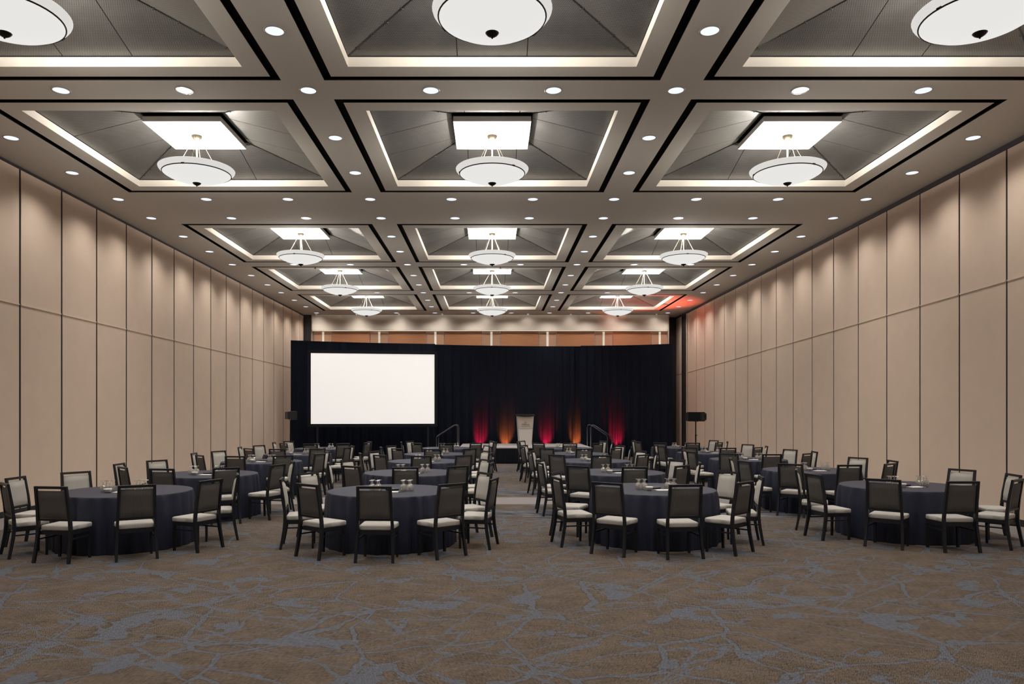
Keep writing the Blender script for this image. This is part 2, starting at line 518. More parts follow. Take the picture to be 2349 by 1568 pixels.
for cy in CYS:
    for cx in CXS:
        fr = put('coffer_frame', me['coffer_frame'], ceiling, (cx, cy, ZC))
        for nm in ('reveal', 'cove_face', 'reflector_panel', 'void_box'):
            put(nm, me[nm], fr)
        for p in plates: put('mesh_panel', p, fr)
        for r in ridges: put('ridge_bar', r, fr)

# long walls of partition panels
def long_wall(name, sx, seams, gap, mid):
    bk = MB().box(*sorted((sx * (XW + .009), sx * (XW + .14))), Y0, Y1, 0, ZC).build(name, M['seam'])
    tag(bk, kind='structure')
    cache = {}
    for a, b in zip(seams[:-1], seams[1:]):
        ya, yb = a + gap / 2, b - gap / 2
        h0, h1 = mid(ya), mid(yb)
        xi, xo = sx * XW, sx * (XW + .045)
        def prism(z00, z01, z10, z11, xa, xb, nm, mt):
            lo = [(xa, ya, z00), (xb, ya, z00), (xb, yb, z10), (xa, yb, z10)]
            hi = [(xa, ya, z01), (xb, ya, z01), (xb, yb, z11), (xa, yb, z11)]
            if sx > 0: lo.reverse(); hi.reverse()
            lo = [lo[i] for i in (3, 2, 1, 0)]; hi = [hi[i] for i in (3, 2, 1, 0)]
            return MB().hexa(lo, hi).build(nm, mt, bk)
        prism(.03, h0, .03, h1, xi, xo, 'panel', M['wall'])
        prism(h0 + .022, ZC - .05, h1 + .022, ZC - .05, xi, xo, 'panel', M['wall'])
        prism(h0, h0 + .022, h1, h1 + .022, xi - sx * .012, xo, 'seam_bead', M['wall_cap'])
    return bk
seams_l = [13.47 + 1.305 * k for k in range(-17, 16)]
seams_l = [s for s in seams_l if Y0 < s < 33.4] + [33.72]
seams_r = [12.36 + 1.2525 * k for k in range(-17, 17)]
seams_r = [s for s in seams_r if Y0 < s < 32.2] + [32.56]
wl = long_wall('wall_left', -1, seams_l, .058, lambda y: EYE + 1.965)
wr = long_wall('wall_right', 1, seams_r, .044, lambda y: EYE + 2.2 - .0200 * (y - 12.36))
# wall_right beyond the last panel: dark jamb, pocket panel
MB().box(XW - .004, XW + .04, 32.56, 33.55, 0, ZC).build('pocket_jamb', M['base'], wr)
MB().box(XW - .03, XW + .04, 32.56, 32.66, 0, ZC - .03).build('jamb_trim', M['wall_cap'], wr)
MB().box(XW, XW + .04, 33.6, 34.55, .03, EYE + 1.78).build('panel', M['wall'], wr)
MB().box(XW, XW + .04, 33.6, 34.55, EYE + 1.80, ZC - .05).build('panel', M['wall'], wr)
tag(MB().box(-XW - .02, -XW + .012, Y0, 33.72, .0, .11).build('baseboard_left', M['base']), kind='structure')
tag(MB().box(XW - .012, XW + .02, Y0, 32.56, .0, .11).build('baseboard_right', M['base']), kind='structure')
tag(MB().box(-XW - .03, -XW + .006, Y0, 33.72, ZC - .05, ZC).build('trim_1', M['track']), kind='structure')
tag(MB().box(XW - .03, XW + .03, Y0, 34.6, ZC - .085, ZC).build('trim_2', M['track']), kind='structure')
tag(MB().box(-XW - .1, XW + .1, Y0 - .15, Y0, 0, ZC).build('wall_front', M['wall']), kind='structure')

# back wall: soffit, wood panels, glassy slots with their reflected light put in as glow
wb = tag(MB().box(-XW - .1, XW + .1, Y1, Y1 + .15, 0, ZC).build('wall_back', M['dark_void']), kind='structure')
ZS = EYE + 191 * 33.7 / F
MB().box(-8.20, 8.00, 33.70, Y1, ZS, ZC).build('soffit', M['soffit'], wb)
MB().box(-8.20, 8.00, 33.86, 33.88, ZS - .010, ZS - .002).build('light_strip', M['strip'], wb)
MB().box(8.0, 8.05, 33.72, 34.6, 0, ZC).build('end_post', M['steel_line'], wb)
MB().box(8.18, XW, 34.55, 34.70, 0, ZC).build('corner_post', M['base'], wb)
MB().box(-XW, -8.27, 33.72, 34.0, 0, ZC).build('corner_post', M['base'], wb)
MB().box(-8.26, -8.20, 33.80, 34.0, 0, ZC).build('end_post', M['steel_line'], wb)
slots = [-7.74 + 2.569 * k for k in range(7)]
yw = 33.90
def wpanel(x0, x1, mt, nm, y=yw, t=.10):
    MB().box(x0, x1, y, y + t, .05, ZS - .04).build(nm, mt, wb)
edges = []
for sx_ in slots:
    wpanel(sx_ - .05, sx_ + .05, M['slot'], 'sheen_glow_slot', yw + .06)
    wpanel(sx_ - .385, sx_ - .055, M['wood_pale'], 'wood_panel', yw)
    wpanel(sx_ + .055, sx_ + .385, M['wood_pale'], 'wood_panel', yw)
    wpanel(sx_ - .415, sx_ - .395, M['steel_line'], 'metal_strip', yw - .004)
    wpanel(sx_ + .395, sx_ + .415, M['steel_line'], 'metal_strip', yw - .004)
for a, b in zip(slots[:-1], slots[1:]):
    wpanel(a + .425, b - .425, M['wood'], 'wood_panel', yw - .02)
wpanel(-8.26, slots[0] - .425, M['wood'], 'wood_panel', yw) if slots[0] - .425 > -8.26 else None

# ------------------------------------------------------------------ ceiling downlights
DY = [1.70, 3.45, 5.20, 6.95, 8.68, 10.28, 12.05, 13.80, 15.50, 17.00, 18.76, 20.50, 22.30, 24.05, 25.80, 27.47, 29.30, 31.10, 33.00]
CROSS = [5.20, 10.28, 15.50, 17.00, 22.30, 27.47, 33.00]
lens_me = MB().lathe([(0.0005, -.003), (.106, -.003)], 24).mesh('lens', M['lamp'])
trim_me = MB().lathe([(.106, .0), (.106, -.006), (.122, -.006), (.126, 0)], 24).mesh('trim_ring', M['lamp_trim'])
spot = bpy.data.lights.new('downlight_beam', 'SPOT')
spot.energy = DOWN_W; spot.color = DOWN_COL; spot.spot_size = math.radians(130); spot.spot_blend = .9; spot.shadow_soft_size = .10
wspot = spot.copy(); wspot.energy = WALL_W; wspot.spot_size = math.radians(134); wspot.spot_blend = 1.0
espot = spot.copy(); espot.energy = 85; espot.spot_size = math.radians(150); espot.spot_blend = 1.0
NTH = ['first', 'second', 'third', 'fourth', 'fifth', 'sixth', 'seventh', 'eighth', 'ninth', 'tenth', 'eleventh', 'twelfth', 'thirteenth', 'fourteenth', 'fifteenth', 'sixteenth', 'seventeenth', 'eighteenth', 'nineteenth', 'twentieth']
def downlight(x, y, where, grp):
    e = empty('downlight', (x, y, ZC))
    put('lens', lens_me, e); put('trim_ring', trim_me, e)
    l = put('downlight_beam', espot if y > 32 else wspot if abs(x) > 7 else spot, e, (0, 0, -.02))
    tag(e, where, 'ceiling light', grp)
near_lights = []
for i, y in enumerate(reversed(DY)):
    for x, wh, grp in ((-7.82, 'margin along the screen-side wall', 'downlights along the screen-side wall'), (7.82, 'margin along the lectern-side wall', 'downlights along the lectern-side wall'),
                       (-2.55, 'long beam on the screen side', 'downlights in the screen-side beam'), (2.55, 'long beam on the lectern side', 'downlights in the lectern-side beam')):
        downlight(x, y, 'round downlight, %s from the stage wall, in the ceiling %s' % (NTH[i], wh), grp)
for i, y in enumerate(reversed(CROSS)):
    wh = ['strip above the drape', 'cross beam closest to the stage', 'second cross beam from the stage', 'wide cross beam, stage-side row',
          'wide cross beam, far row', 'cross beam past the wide one', 'last cross beam from the stage'][i]
    for x, pl_ in ((-5.98, 'outer, by screen-side coffers'), (-4.27, 'inner, by screen-side coffers'), (-.85, 'screen side of middle coffers'),
                  (.85, 'lectern side of middle coffers'), (4.27, 'inner, by lectern-side coffers'), (5.98, 'outer, by lectern-side coffers')):
        downlight(x, y, 'round downlight, %s, in the %s' % (pl_, wh), 'downlights in the ' + wh)
# small wall washers beside the soffit
wlens = MB().lathe([(.0005, -.05), (.035, -.05), (.04, -.045)], 16).mesh('lens', M['lamp'])
wbody = MB().lathe([(.042, -.05), (.048, -.05), (.048, 0)], 16).mesh('housing', M['cove'])
ws = bpy.data.lights.new('washer_beam', 'SPOT'); ws.energy = 9; ws.color = DOWN_COL; ws.spot_size = math.radians(140); ws.spot_blend = 1.0; ws.shadow_soft_size = .05
for k in range(9):
    e = empty('wall_washer', (-8.02 + 1.925 * k if k else -7.9, 33.28, ZC))
    put('lens', wlens, e); put('housing', wbody, e); l = put('washer_beam', ws, e, (0, 0, -.06)); l.rotation_euler = (math.radians(25), 0, 0)
    tag(e, 'tiny white wall-washer light before the soffit, %s from the screen-side corner' % NTH[k], 'ceiling light', 'wall washers by the soffit')
# sprinkler heads under the second narrow beam
for x in (-5.4, .25):
    e = empty('sprinkler_head', (x, 22.62, ZC))
    MB().tube([(0, 0, 0), (0, 0, -.06)], .012, 6).build('stem', M['bronze'], e)
    MB().lathe([(.001, -.07), (.045, -.062), (.045, -.058), (.012, -.05)], 12).build('deflector', M['bronze'], e)
    tag(e, 'small dark sprinkler head on the second cross beam, by the %s coffers' % ('screen-side' if x < 0 else 'middle'), 'sprinkler', 'sprinkler heads')

# ------------------------------------------------------------------ pendants
bowl_prof = [(.02, -.508), (.10, -.503), (.20, -.487), (.30, -.462), (.40, -.428), (.48, -.395), (.545, -.358), (.56, -.345)]
lip_prof = [(.562, -.342), (.60, -.312), (.622, -.282), (.628, -.262), (.618, -.252), (.600, -.256), (.585, -.275), (.55, -.325)]
inner = [(.55, -.325), (.45, -.392), (.30, -.445), (.02, -.495)]
me_bowl = MB().lathe(bowl_prof, 48).mesh('glass_bowl', M['bowl'])
me_lip = MB().lathe(lip_prof, 48).mesh('flared_lip', M['lip'])
me_inner = MB().lathe(inner, 32).mesh('inner_bowl', M['white_panel'])
circ = [(.562 * math.cos(2 * math.pi * k / 48), .562 * math.sin(2 * math.pi * k / 48), -.345) for k in range(48)]
mr = MB().tube(circ, .009, 6, closed=True)
for k in range(3):
    a = 2 * math.pi * k / 3 + .4
    pts = [(.566 * math.cos(a + d), .566 * math.sin(a + d), -.343) for d in (-.045, 0, .045)]
    mr.tube(pts, .014, 6)
me_ring = mr.mesh('bronze_ring', M['bronze'])
me_fin = MB().lathe([(.001, -.565), (.010, -.560), (.008, -.550), (.028, -.543), (.055, -.525), (.072, -.505), (.070, -.498), (.0, -.498)], 20).mesh('finial', M['bronze'])
me_rod = MB().tube([(0, 0, -.49), (0, 0, .29)], .014, 8).mesh('stem_rod', M['rod'])
me_can = MB().lathe([(.014, .225), (.04, .235), (.072, .262), (.088, .295), (.088, .309), (.0, .309)], 24).mesh('canopy', M['canopy'])
mcab = MB()
cables = []
for k in range(4):
    a = math.pi / 2 * k
    c = MB().tube([(.055 * math.cos(a), .055 * math.sin(a), .26), (.42 * math.cos(a), .42 * math.sin(a), -.40)], .0035, 5)
    cables.append(c.mesh('cable', M['rod']))
pl = bpy.data.lights.new('bowl_lamp', 'POINT'); pl.energy = PEND_W; pl.color = PEND_COL; pl.shadow_soft_size = .07
ordn = ['farthest from the stage', 'fourth from the stage', 'third from the stage', 'second from the stage', 'closest to the stage']
line = ['the screen-side line', 'the middle line', 'the lectern-side line']
for i, cy in enumerate(CYS):
    for j, cx in enumerate(CXS):
        e = empty('pendant_lamp', (cx, cy, ZC), random.uniform(0, 1.5))
        for nm, d in (('flared_lip', me_lip), ('inner_bowl', me_inner), ('stem_rod', me_rod), ('canopy', me_can)):
            put(nm, d, e)
        b = put('glass_bowl', me_bowl, e); put('bronze_ring', me_ring, b); put('finial', me_fin, b)
        for c in cables: put('cable', c, e)
        put('bowl_lamp', pl, e, (0, 0, -.315))
        tag(e, 'glowing white bowl pendant under the coffer %s in %s' % (ordn[i], line[j]), 'pendant lamp', 'bowl pendants under the coffers')

# ------------------------------------------------------------------ chair
def make_chair():
    root = empty('banquet_chair')
    MB().rbox(-.228, .228, -.21, .172, .385, .452, .016, .11, .006).build('seat', M['seat'], root)
    # rails under the seat
    ap = MB()
    ap.hexa([(-.20, -.215, .338), (.20, -.215, .338), (.222, .16, .338), (-.222, .16, .338)],
            [(-.20, -.215, .386), (.20, -.215, .386), (.222, .16, .386), (-.222, .16, .386)])
    ap.build('seat_frame', M['frame'], root)
    def post_x(z): return .232 - .018 * (z / .45) if z < .45 else .214 - .014 * ((z - .45) / .49)
    prof = [(-.285, 0), (-.262, .12), (-.238, .26), (-.226, .38), (-.228, .48), (-.246, .66), (-.290, .938)]
    for sx in (-1, 1):
        MB().bar([(sx * post_x(z), y, z) for y, z in prof], .033, [.033, .036, .040, .042, .040, .036, .030]).build('leg', M['frame'], root)
        MB().bar([(sx * .208, .138, 0), (sx * .206, .142, .34)], [.028, .034], [.028, .034]).build('leg', M['frame'], root)
        MB().bar([(sx * .212, -.240, .285), (sx * .208, .14, .285)], .014, .018).build('stretcher', M['frame'], root)
    def y_at(z):
        for (ya, za), (yb, zb) in zip(prof[:-1], prof[1:]):
            if za <= z <= zb: return ya + (yb - ya) * (z - za) / (zb - za)
        return prof[-1][0]
    t = MB()
    t.hexa([(-.216, y_at(.912) - .016, .910), (.216, y_at(.912) - .016, .910), (.216, y_at(.912) + .016, .910), (-.216, y_at(.912) + .016, .910)],
           [(-.216, y_at(.938) - .016, .940), (.216, y_at(.938) - .016, .940), (.216, y_at(.938) + .014, .943), (-.216, y_at(.938) + .014, .943)])
    t.build('top_rail', M['frame'], root)
    t = MB()
    t.hexa([(-.202, y_at(.51) - .013, .512), (.202, y_at(.51) - .013, .512), (.202, y_at(.51) + .013, .512), (-.202, y_at(.51) + .013, .512)],
           [(-.202, y_at(.54) - .013, .540), (.202, y_at(.54) - .013, .540), (.202, y_at(.54) + .013, .540), (-.202, y_at(.54) + .013, .540)])
    t.build('lower_rail', M['frame'], root)
    # front cushion: pillowed sheet, back cover: flatter sheet
    def pad(front, name, mat):
        nx, nz = 6, 8
        v, f = [], []
        for iz in range(nz + 1):
            z = .542 + (.886 - .542) * iz / nz
            w = .196 - .010 * (iz / nz)
            for ix in range(nx + 1):
                u = ix / nx * 2 - 1
                ez = 1 - abs(iz / nz * 2 - 1) ** 6
                ex = 1 - abs(u) ** 6
                bul = (.036 if front else .020) * (ex * ez) ** .8
                y = y_at(z) + (bul if front else -bul)
                v.append((u * w, y, z))
        for iz in range(nz):
            for ix in range(nx):
                a = iz * (nx + 1) + ix
                q = (a, a + 1, a + nx + 2, a + nx + 1)
                f.append(q if not front else tuple(reversed(q)))
        return MB().add(v, f, True).build(name, mat, root)
    pad(True, 'back_cushion', M['seat'])
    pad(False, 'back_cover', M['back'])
    return root
chair0 = make_chair()

# ------------------------------------------------------------------ tables, cloths, table ware
TR, TH = .88, .745
def cloth_mesh(seed):
    rnd = random.Random(seed)
    n = 300
    waves = [(rnd.choice((13, 15)), rnd.uniform(0, 6.28), .35), (rnd.choice((27, 29, 31)), rnd.uniform(0, 6.28), .62), (rnd.choice((41, 43)), rnd.uniform(0, 6.28), .25)]
    env = [(rnd.choice((2, 3)), rnd.uniform(0, 6.28)), (5, rnd.uniform(0, 6.28))]
    def fold(a):
        s = sum(w * math.sin(k * a + p + .5 * math.sin(2 * a + p)) for k, p, w in waves)
        e = .65 + .25 * math.sin(env[0][0] * a + env[0][1]) + .2 * math.sin(env[1][0] * a + env[1][1])
        return s * max(.15, e)
    prof = [(TR - .06, TH, 0), (TR - .010, TH, 0), (TR - .002, TH - .0015, 0), (TR + .003, TH - .007, .03), (TR + .006, TH - .016, .10), (TR + .010, TH - .045, .30), (TR + .014, TH - .10, .55),
            (TR + .018, TH - .2, .75), (TR + .022, TH - .34, .88), (TR + .025, TH - .48, .97), (TR + .027, TH - .60, 1.03), (TR + .027, .045, 1.06), (TR + .028, .006, 1.08)]
    v, f = [(0, 0, TH)], []
    for i, (r, z, am) in enumerate(prof):
        for k in range(n):
            a = 2 * math.pi * k / n
            rr = r + max(-1.2, min(.95, fold(a))) * .043 * am
            v.append((rr * math.cos(a), rr * math.sin(a), z))
    for k in range(n):
        f.append((0, 1 + k, 1 + (k + 1) % n))
    for i in range(len(prof) - 1):
        for k in range(n):
            a0 = 1 + i * n
            f.append((a0 + k, a0 + n + k, a0 + n + (k + 1) % n, a0 + (k + 1) % n))
    return MB().add(v, f, True).mesh('tablecloth', M['cloth'])
cloths = [cloth_mesh(s) for s in (3, 11, 29)]

def make_table():
    root = empty('round_table')
    MB().lathe([(.0, TH - .035), (TR - .02, TH - .035), (TR - .02, TH - .006), (.0, TH - .006)], 40, False).build('tabletop', M['ply'], root)
    for sx in (-1, 1):
        for sy in (-1, 1):
            MB().tube([(sx * .42, sy * .35, 0), (sx * .42, sy * .35, TH - .034)], .016, 6).build('leg', M['frame'], root)
    return root
table0 = make_table()

def make_goblet():
    root = empty('water_goblet')
    # upside down: rim on the table, foot on top
    bowl = [(.034, .0), (.038, .028), (.0385, .05), (.034, .072), (.022, .088), (.006, .095), (.006, .0935), (.019, .0865), (.031, .071), (.0362, .05), (.0358, .028), (.0325, .0), (.034, .0)]
    MB().lathe(bowl, 20).build('bowl', M['glass'], root)
    MB().lathe([(.0055, .0945), (.007, .103), (.0105, .110), (.007, .118), (.007, .130), (.012, .138), (.0, .1385)], 12).build('stem', M['glass'], root)
    MB().lathe([(.0, .1385), (.016, .1385), (.034, .144), (.035, .146), (.033, .148), (.014, .147), (.0, .147)], 20).build('foot', M['glass'], root)
    return root
goblet0 = make_goblet()
bowl_me = MB().lathe([(.0, .004), (.030, .004), (.028, .0), (.032, .002), (.040, .014), (.052, .040), (.057, .052), (.054, .053), (.048, .040), (.035, .018), (.0, .014)], 24).mesh('candy_bowl', M['porcelain'])
def make_pad():
    root = empty('notepad')
    MB().box(-.07, .07, -.105, .105, 0, .007).build('sheets', M['paper'], root)
    MB().box(-.07, .07, .085, .105, .007, .0085).build('binding', M['lect_plaque'], root)
    return root
pad0 = make_pad()
tray_me = MB().lathe([(.0, .003), (.085, .003), (.098, .018), (.102, .018), (.100, .010), (.088, .0), (.0, .0)], 28).mesh('coaster_tray', M['black_plastic'])
pen_me = MB().tube([(-.07, 0, .0045), (.062, 0, .0045), (.07, 0, .0045)], [.0045, .0045, .0012], 6).mesh('pen', M['pen'])

COLS = [
    ('outer screen-side row', [(-5.17, 10.40, 8), (-5.15, 13.32, 6), (-5.25, 16.85, 5), (-5.25, 19.95, 4), (-5.28, 23.15, 3)]),
    ('inner screen-side row', [(-1.44, 10.45, 0), (-1.48, 13.65, 0), (-1.50, 16.95, 0), (-1.50, 19.95, 0), (-1.36, 23.40, 1)]),
    ('inner lectern-side row', [(2.33, 10.68, -3), (2.30, 13.72, -2), (2.30, 17.10, -2), (2.27, 20.15, -1), (2.30, 23.45, -1)]),
    ('outer lectern-side row', [(6.20, 11.12, 0), (6.14, 14.22, -3), (6.10, 17.62, -2), (6.07, 20.62, -2), (6.05, 23.90, -2)]),
]
ORD = ['fifth', 'fourth', 'third', 'second', 'first']
REAR = .285
first = {'c': True, 't': True, 'g': True, 'p': True}
def take(key, proto):
    if first[key]:
        first[key] = False; return proto
    return copy_tree(proto)
for ci, (row, tabs) in enumerate(COLS):
    for ti, (tx, ty, phi) in enumerate(tabs):
        ty += .055
        rnd = random.Random(ci * 10 + ti)
        tn = '%s table from stage, %s' % (ORD[ti], row)
        t = take('t', table0); t.location = (tx, ty, 0)
        tag(t, 'round folding table under navy cloth, ' + tn, 'table', 'round banquet tables')
        c = put('tablecloth', cloths[(ci + ti) % 3], None, (tx, ty, 0), rnd.uniform(0, 6.28))
        tag(c, 'floor-length navy cloth on the ' + tn, 'tablecloth', 'navy tablecloths')
        for k in range(-3, 4):
            ang = math.radians(phi + 39.0 * k + rnd.uniform(-1.2, 1.2))   # 0 = towards camera, + = towards -x
            R = {0: 1.415, 1: 1.43, 2: 1.48, 3: 1.48}[abs(k)] + rnd.uniform(-.005, .03)
            d = R - REAR
            ch = take('c', chair0)
            ch.location = (tx - d * math.sin(ang), ty - d * math.cos(ang), 0)
            face = ang + math.radians(rnd.uniform(-4, 4))
            ch.rotation_euler = (0, 0, -face)
            if k == 0: where = 'facing the stage'
            else:
                side = 'screen' if k > 0 else 'lectern'
                where = '%s on its %s side' % ({3: 'foremost', 2: 'middle', 1: 'rearmost'}[abs(k)], side)
            tag(ch, 'striped black chair %s, %s' % (where, tn), 'chair', 'chairs at the ' + tn)
        # table ware around the middle of the table
        rot = math.radians(rnd.uniform(-6, 6))
        def at(dx, dy, z=TH + .001):
            return (tx + dx * math.cos(rot) - dy * math.sin(rot), ty + dx * math.sin(rot) + dy * math.cos(rot), z)
        for gi, (gx, gy) in enumerate(((-.20, -.10), (.24, -.06))):
            for q, (ox_, oy_) in enumerate(((-.045, -.05), (.045, -.045), (-.04, .04), (.05, .045))):
                g = take('g', goblet0)
                g.location = at(gx + ox_ + rnd.uniform(-.006, .006), gy + oy_ + rnd.uniform(-.006, .006))
                g.rotation_euler = (0, 0, rnd.uniform(0, 6))
                tag(g, 'upturned goblet %s, %s corner, %s' % ('by white bowl' if gi == 0 else 'by pen', ('away-and-screen', 'away-and-lectern', 'stage-and-screen', 'stage-and-lectern')[q], tn), 'glass', 'goblets on the ' + tn)
        b = put('candy_bowl', bowl_me, None, at(-.13, -.27))
        tag(b, 'small white porcelain bowl on the ' + tn, 'bowl', 'white bowls on the tables')
        p = take('p', pad0); p.location = at(.06, -.27); p.rotation_euler = (0, 0, rnd.uniform(1.2, 1.9))
        tag(p, 'white notepad lying on the ' + tn, 'notepad', 'notepads on the tables')
        o = put('coaster_tray', tray_me, None, at(.02, .02)); o.scale = (1, .8, 1)
        tag(o, 'round black tray on the ' + tn, 'tray', 'black trays on the tables')
        o = put('pen', pen_me, None, at(.19, -.28), rnd.uniform(-.3, .6))
        tag(o, 'dark pen beside the notepad, ' + tn, 'pen', 'pens on the tables')

# ------------------------------------------------------------------ drape behind the stage
DH = 4.72
dpts = [(-7.98, 29.24), (-2.34, 30.78), (3.74, 31.60), (7.51, 30.70)]
def drape(a, b, seed, name_label, back=0.0, grow=-.03):
    rnd = random.Random(seed)
    A, B = Vector((*a, 0)), Vector((*b, 0))
    d = (B - A).normalized(); nrm = Vector((d.y, -d.x, 0))      # towards the room
    A = A - d * grow - nrm * back; B = B + d * grow - nrm * back
    L = (B - A).length
    root = empty('stage_drape', A)
    n = int(L / .022)
    ph = [rnd.uniform(0, 6.28) for _ in range(5)]
    cols = []
    for i in range(n + 1):
        s = L * i / n
        w = math.sin(s * 2 * math.pi / .31 + 1.3 * math.sin(s * 1.7 + ph[0]) + ph[1]) + .55 * math.sin(s * 2 * math.pi / .17 + 1.1 * math.sin(s * 2.3 + ph[2]) + ph[3])
        env = .7 + .3 * math.sin(s * 1.1 + ph[4])
        cols.append((s, w * env))
    zs = [(.01, 1.15), (.35, 1.0), (1.2, .85), (2.4, .7), (3.6, .55), (4.4, .4), (DH - .06, .22), (DH, .12)]
    v, f = [], []
    for z, am in zs:
        sag = 0.0
        for s, w in cols:
            p = d * s + nrm * (w * .055 * am)
            v.append((p.x, p.y, z - (.02 * math.sin(math.pi * s / L) if z > 4 else 0)))
    m_ = n + 1
    for r in range(len(zs) - 1):
        for i in range(n):
            f.append((r * m_ + i, r * m_ + i + 1, (r + 1) * m_ + i + 1, (r + 1) * m_ + i))
    MB().add(v, f, True).build('curtain', M['drape'], root)
    MB().tube([-nrm * .09 + d * .02 + Vector((0, 0, DH - .05)), d * (L - .02) - nrm * .09 + Vector((0, 0, DH - .05))], .022, 8).build('crossbar', M['chrome_dark'], root)
    for q in (0.55, L - .55):
        p = d * q - nrm * .24
        MB().tube([p + Vector((0, 0, .01)), p + Vector((0, 0, DH - .02))], .025, 8).build('upright', M['chrome_dark'], root)
        MB().box(p.x - .15, p.x + .15, p.y - .15, p.y + .15, 0, .012).build('base_plate', M['base'], root)
    tag(root, name_label, 'curtain', 'black drapes behind the stage')
drape(dpts[0], dpts[1], 5, 'floor-length black drape hung behind the white screen')
drape(dpts[1], dpts[2], 8, 'floor-length black drape behind the lectern, lit red and amber', .26, .10)
drape(dpts[2], dpts[3], 12, 'floor-length black drape between the stage steps and the corner pocket')

# coloured uplights on the floor
def drape_y(x):
    for (xa, ya), (xb, yb) in zip(dpts[:-1], dpts[1:]):
        if xa <= x <= xb: return ya + (yb - ya) * (x - xa) / (xb - xa)
can_me = MB().lathe([(.0, .05), (.075, .05), (.085, .07), (.085, .22), (.09, .24), (.078, .24), (.078, .225)], 20).mesh('housing', M['black_plastic'])
def uplight(x, y, col, watts, lens, lab, tilt=30, ang=54, aim=None):
    e = empty('uplight', (x, y, 0))
    put('housing', can_me, e)
    MB().lathe([(.0005, .226), (.077, .226)], 20).build('lens', lens, e)
    MB().box(-.1, .1, -.06, .06, 0, .012).build('foot_plate', M['black_plastic'], e)
    MB().tube([(-.093, 0, .01), (-.093, 0, .15)], .008, 6).build('yoke_arm', M['black_plastic'], e)
    MB().tube([(.093, 0, .01), (.093, 0, .15)], .008, 6).build('yoke_arm', M['black_plastic'], e)
    l = bpy.data.lights.new('uplight_beam', 'SPOT'); l.energy = watts; l.color = col
    l.spot_size = math.radians(ang); l.spot_blend = .9; l.shadow_soft_size = .05
    lo = put('uplight_beam', l, e, (0, 0, .245))
    if aim: lo.rotation_euler = (Vector(aim) - Vector((x, y, .245))).to_track_quat('-Z', 'Y').to_euler()
    else: lo.rotation_euler = (math.radians(180 - tilt), 0, 0)
    tag(e, lab, 'stage light', 'coloured uplights at the drape')
RED, AMB = (1.0, .012, .045), (1.0, .17, .03)
uplight(-.50, drape_y(-.50) - .05, RED, 900, M['red_lens'], 'red uplight on the floor behind the stage, by the screen')
uplight(.57, drape_y(.57) - .05, AMB, 900, M['amber_lens'], 'amber uplight on the floor behind the stage, screen side of lectern')
uplight(2.32, drape_y(2.32) - .05, RED, 900, M['red_lens'], 'red uplight on the floor behind the stage, beyond the lectern')
uplight(3.60, drape_y(3.60) - .05, AMB, 900, M['amber_lens'], 'amber uplight on the floor by the stage corner')
uplight(5.25, drape_y(5.25) - .34, RED, 900, M['red_lens'], 'red uplight on the floor past the stage steps')
uplight(7.95, 31.35, (1.0, .09, .035), 3200, M['red_lens'], 'red uplight on the floor between the drape end and the wall', ang=44, aim=(6.3, 30.2, 6.3))

# ------------------------------------------------------------------ projection screen
def screen():
    A, B = Vector((-7.085, 28.95)), Vector((-2.31, 29.65))
    L = (B - A).length; ang = math.atan2(B.y - A.y, B.x - A.x)
    e = empty('projection_screen', (A.x, A.y, 0), ang)
    z0, z1 = 1.425, 4.19
    bw = .125
    MB().box(0, L, 0, .01, z0, z1).build('screen_surface', M['screen'], e)
    for nm, bx in (('border', (-bw, L + bw, -.012, .02, z1, z1 + bw)), ('border', (-bw, L + bw, -.012, .02, z0 - bw, z0)),
                   ('border', (-bw, 0, -.012, .02, z0, z1)), ('border', (L, L + bw, -.012, .02, z0, z1))):
        MB().box(*bx).build(nm, M['screen_frame'], e)
    for x in (.25, L - .25):
        MB().box(x - .03, x + .03, .02, .06, 0, z1).build('leg', M['frame'], e)
        MB().box(x - .03, x + .03, -.20, .24, 0, .03).build('foot', M['frame'], e)
    tag(e, 'large white projection screen with black border on legs before the drape', 'screen')
screen()

# ------------------------------------------------------------------ stage, steps, lectern
SX0, SX1, SY0, SY1, SZ = -1.22, 3.66, 27.06, 30.70, .585
st = empty('stage', ((SX0 + SX1) / 2, (SY0 + SY1) / 2, 0))
cx, cy = st.location.x, st.location.y
for i in range(4):
    for j in range(2):
        w, l = (SX1 - SX0) / 4, (SY1 - SY0) / 2
        x, y = SX0 + i * w - cx, SY0 + j * l - cy
        MB().box(x + .006, x + w - .006, y + .006, y + l - .006, SZ - .09, SZ).build('deck_panel', M['deck'], st)
MB().box(SX0 - cx, SX1 - cx, SY0 - cy - .012, SY0 - cy, SZ - .03, SZ).build('front_edge', M['deck_edge'], st)
def skirt(p0, p1):
    p0, p1 = Vector(p0), Vector(p1); L = (p1 - p0).length; d = (p1 - p0) / L; nrm = Vector((d.y, -d.x, 0))
    n = int(L / .02); v, f = [], []
    zs = [(.004, 1.1), (.25, .9), (SZ - .12, .5), (SZ - .035, .25)]
    for z, am in zs:
        for i in range(n + 1):
            s = L * i / n
            p = p0 + d * s + nrm * (.022 + .018 * am * math.sin(s * 2 * math.pi / .11 + .8 * math.sin(s * 3)))
            v.append((p.x, p.y, z))
    for r in range(len(zs) - 1):
        for i in range(n):
            f.append((r * (n + 1) + i, r * (n + 1) + i + 1, (r + 1) * (n + 1) + i + 1, (r + 1) * (n + 1) + i))
    MB().add(v, f, True).build('skirt', M['skirt'], st)
skirt((SX0 - cx, SY0 - cy, 0), (SX1 - cx, SY0 - cy, 0))
skirt((SX0 - cx, SY1 - cy, 0), (SX0 - cx, SY0 - cy, 0))
skirt((SX1 - cx, SY0 - cy, 0), (SX1 - cx, SY1 - cy, 0))
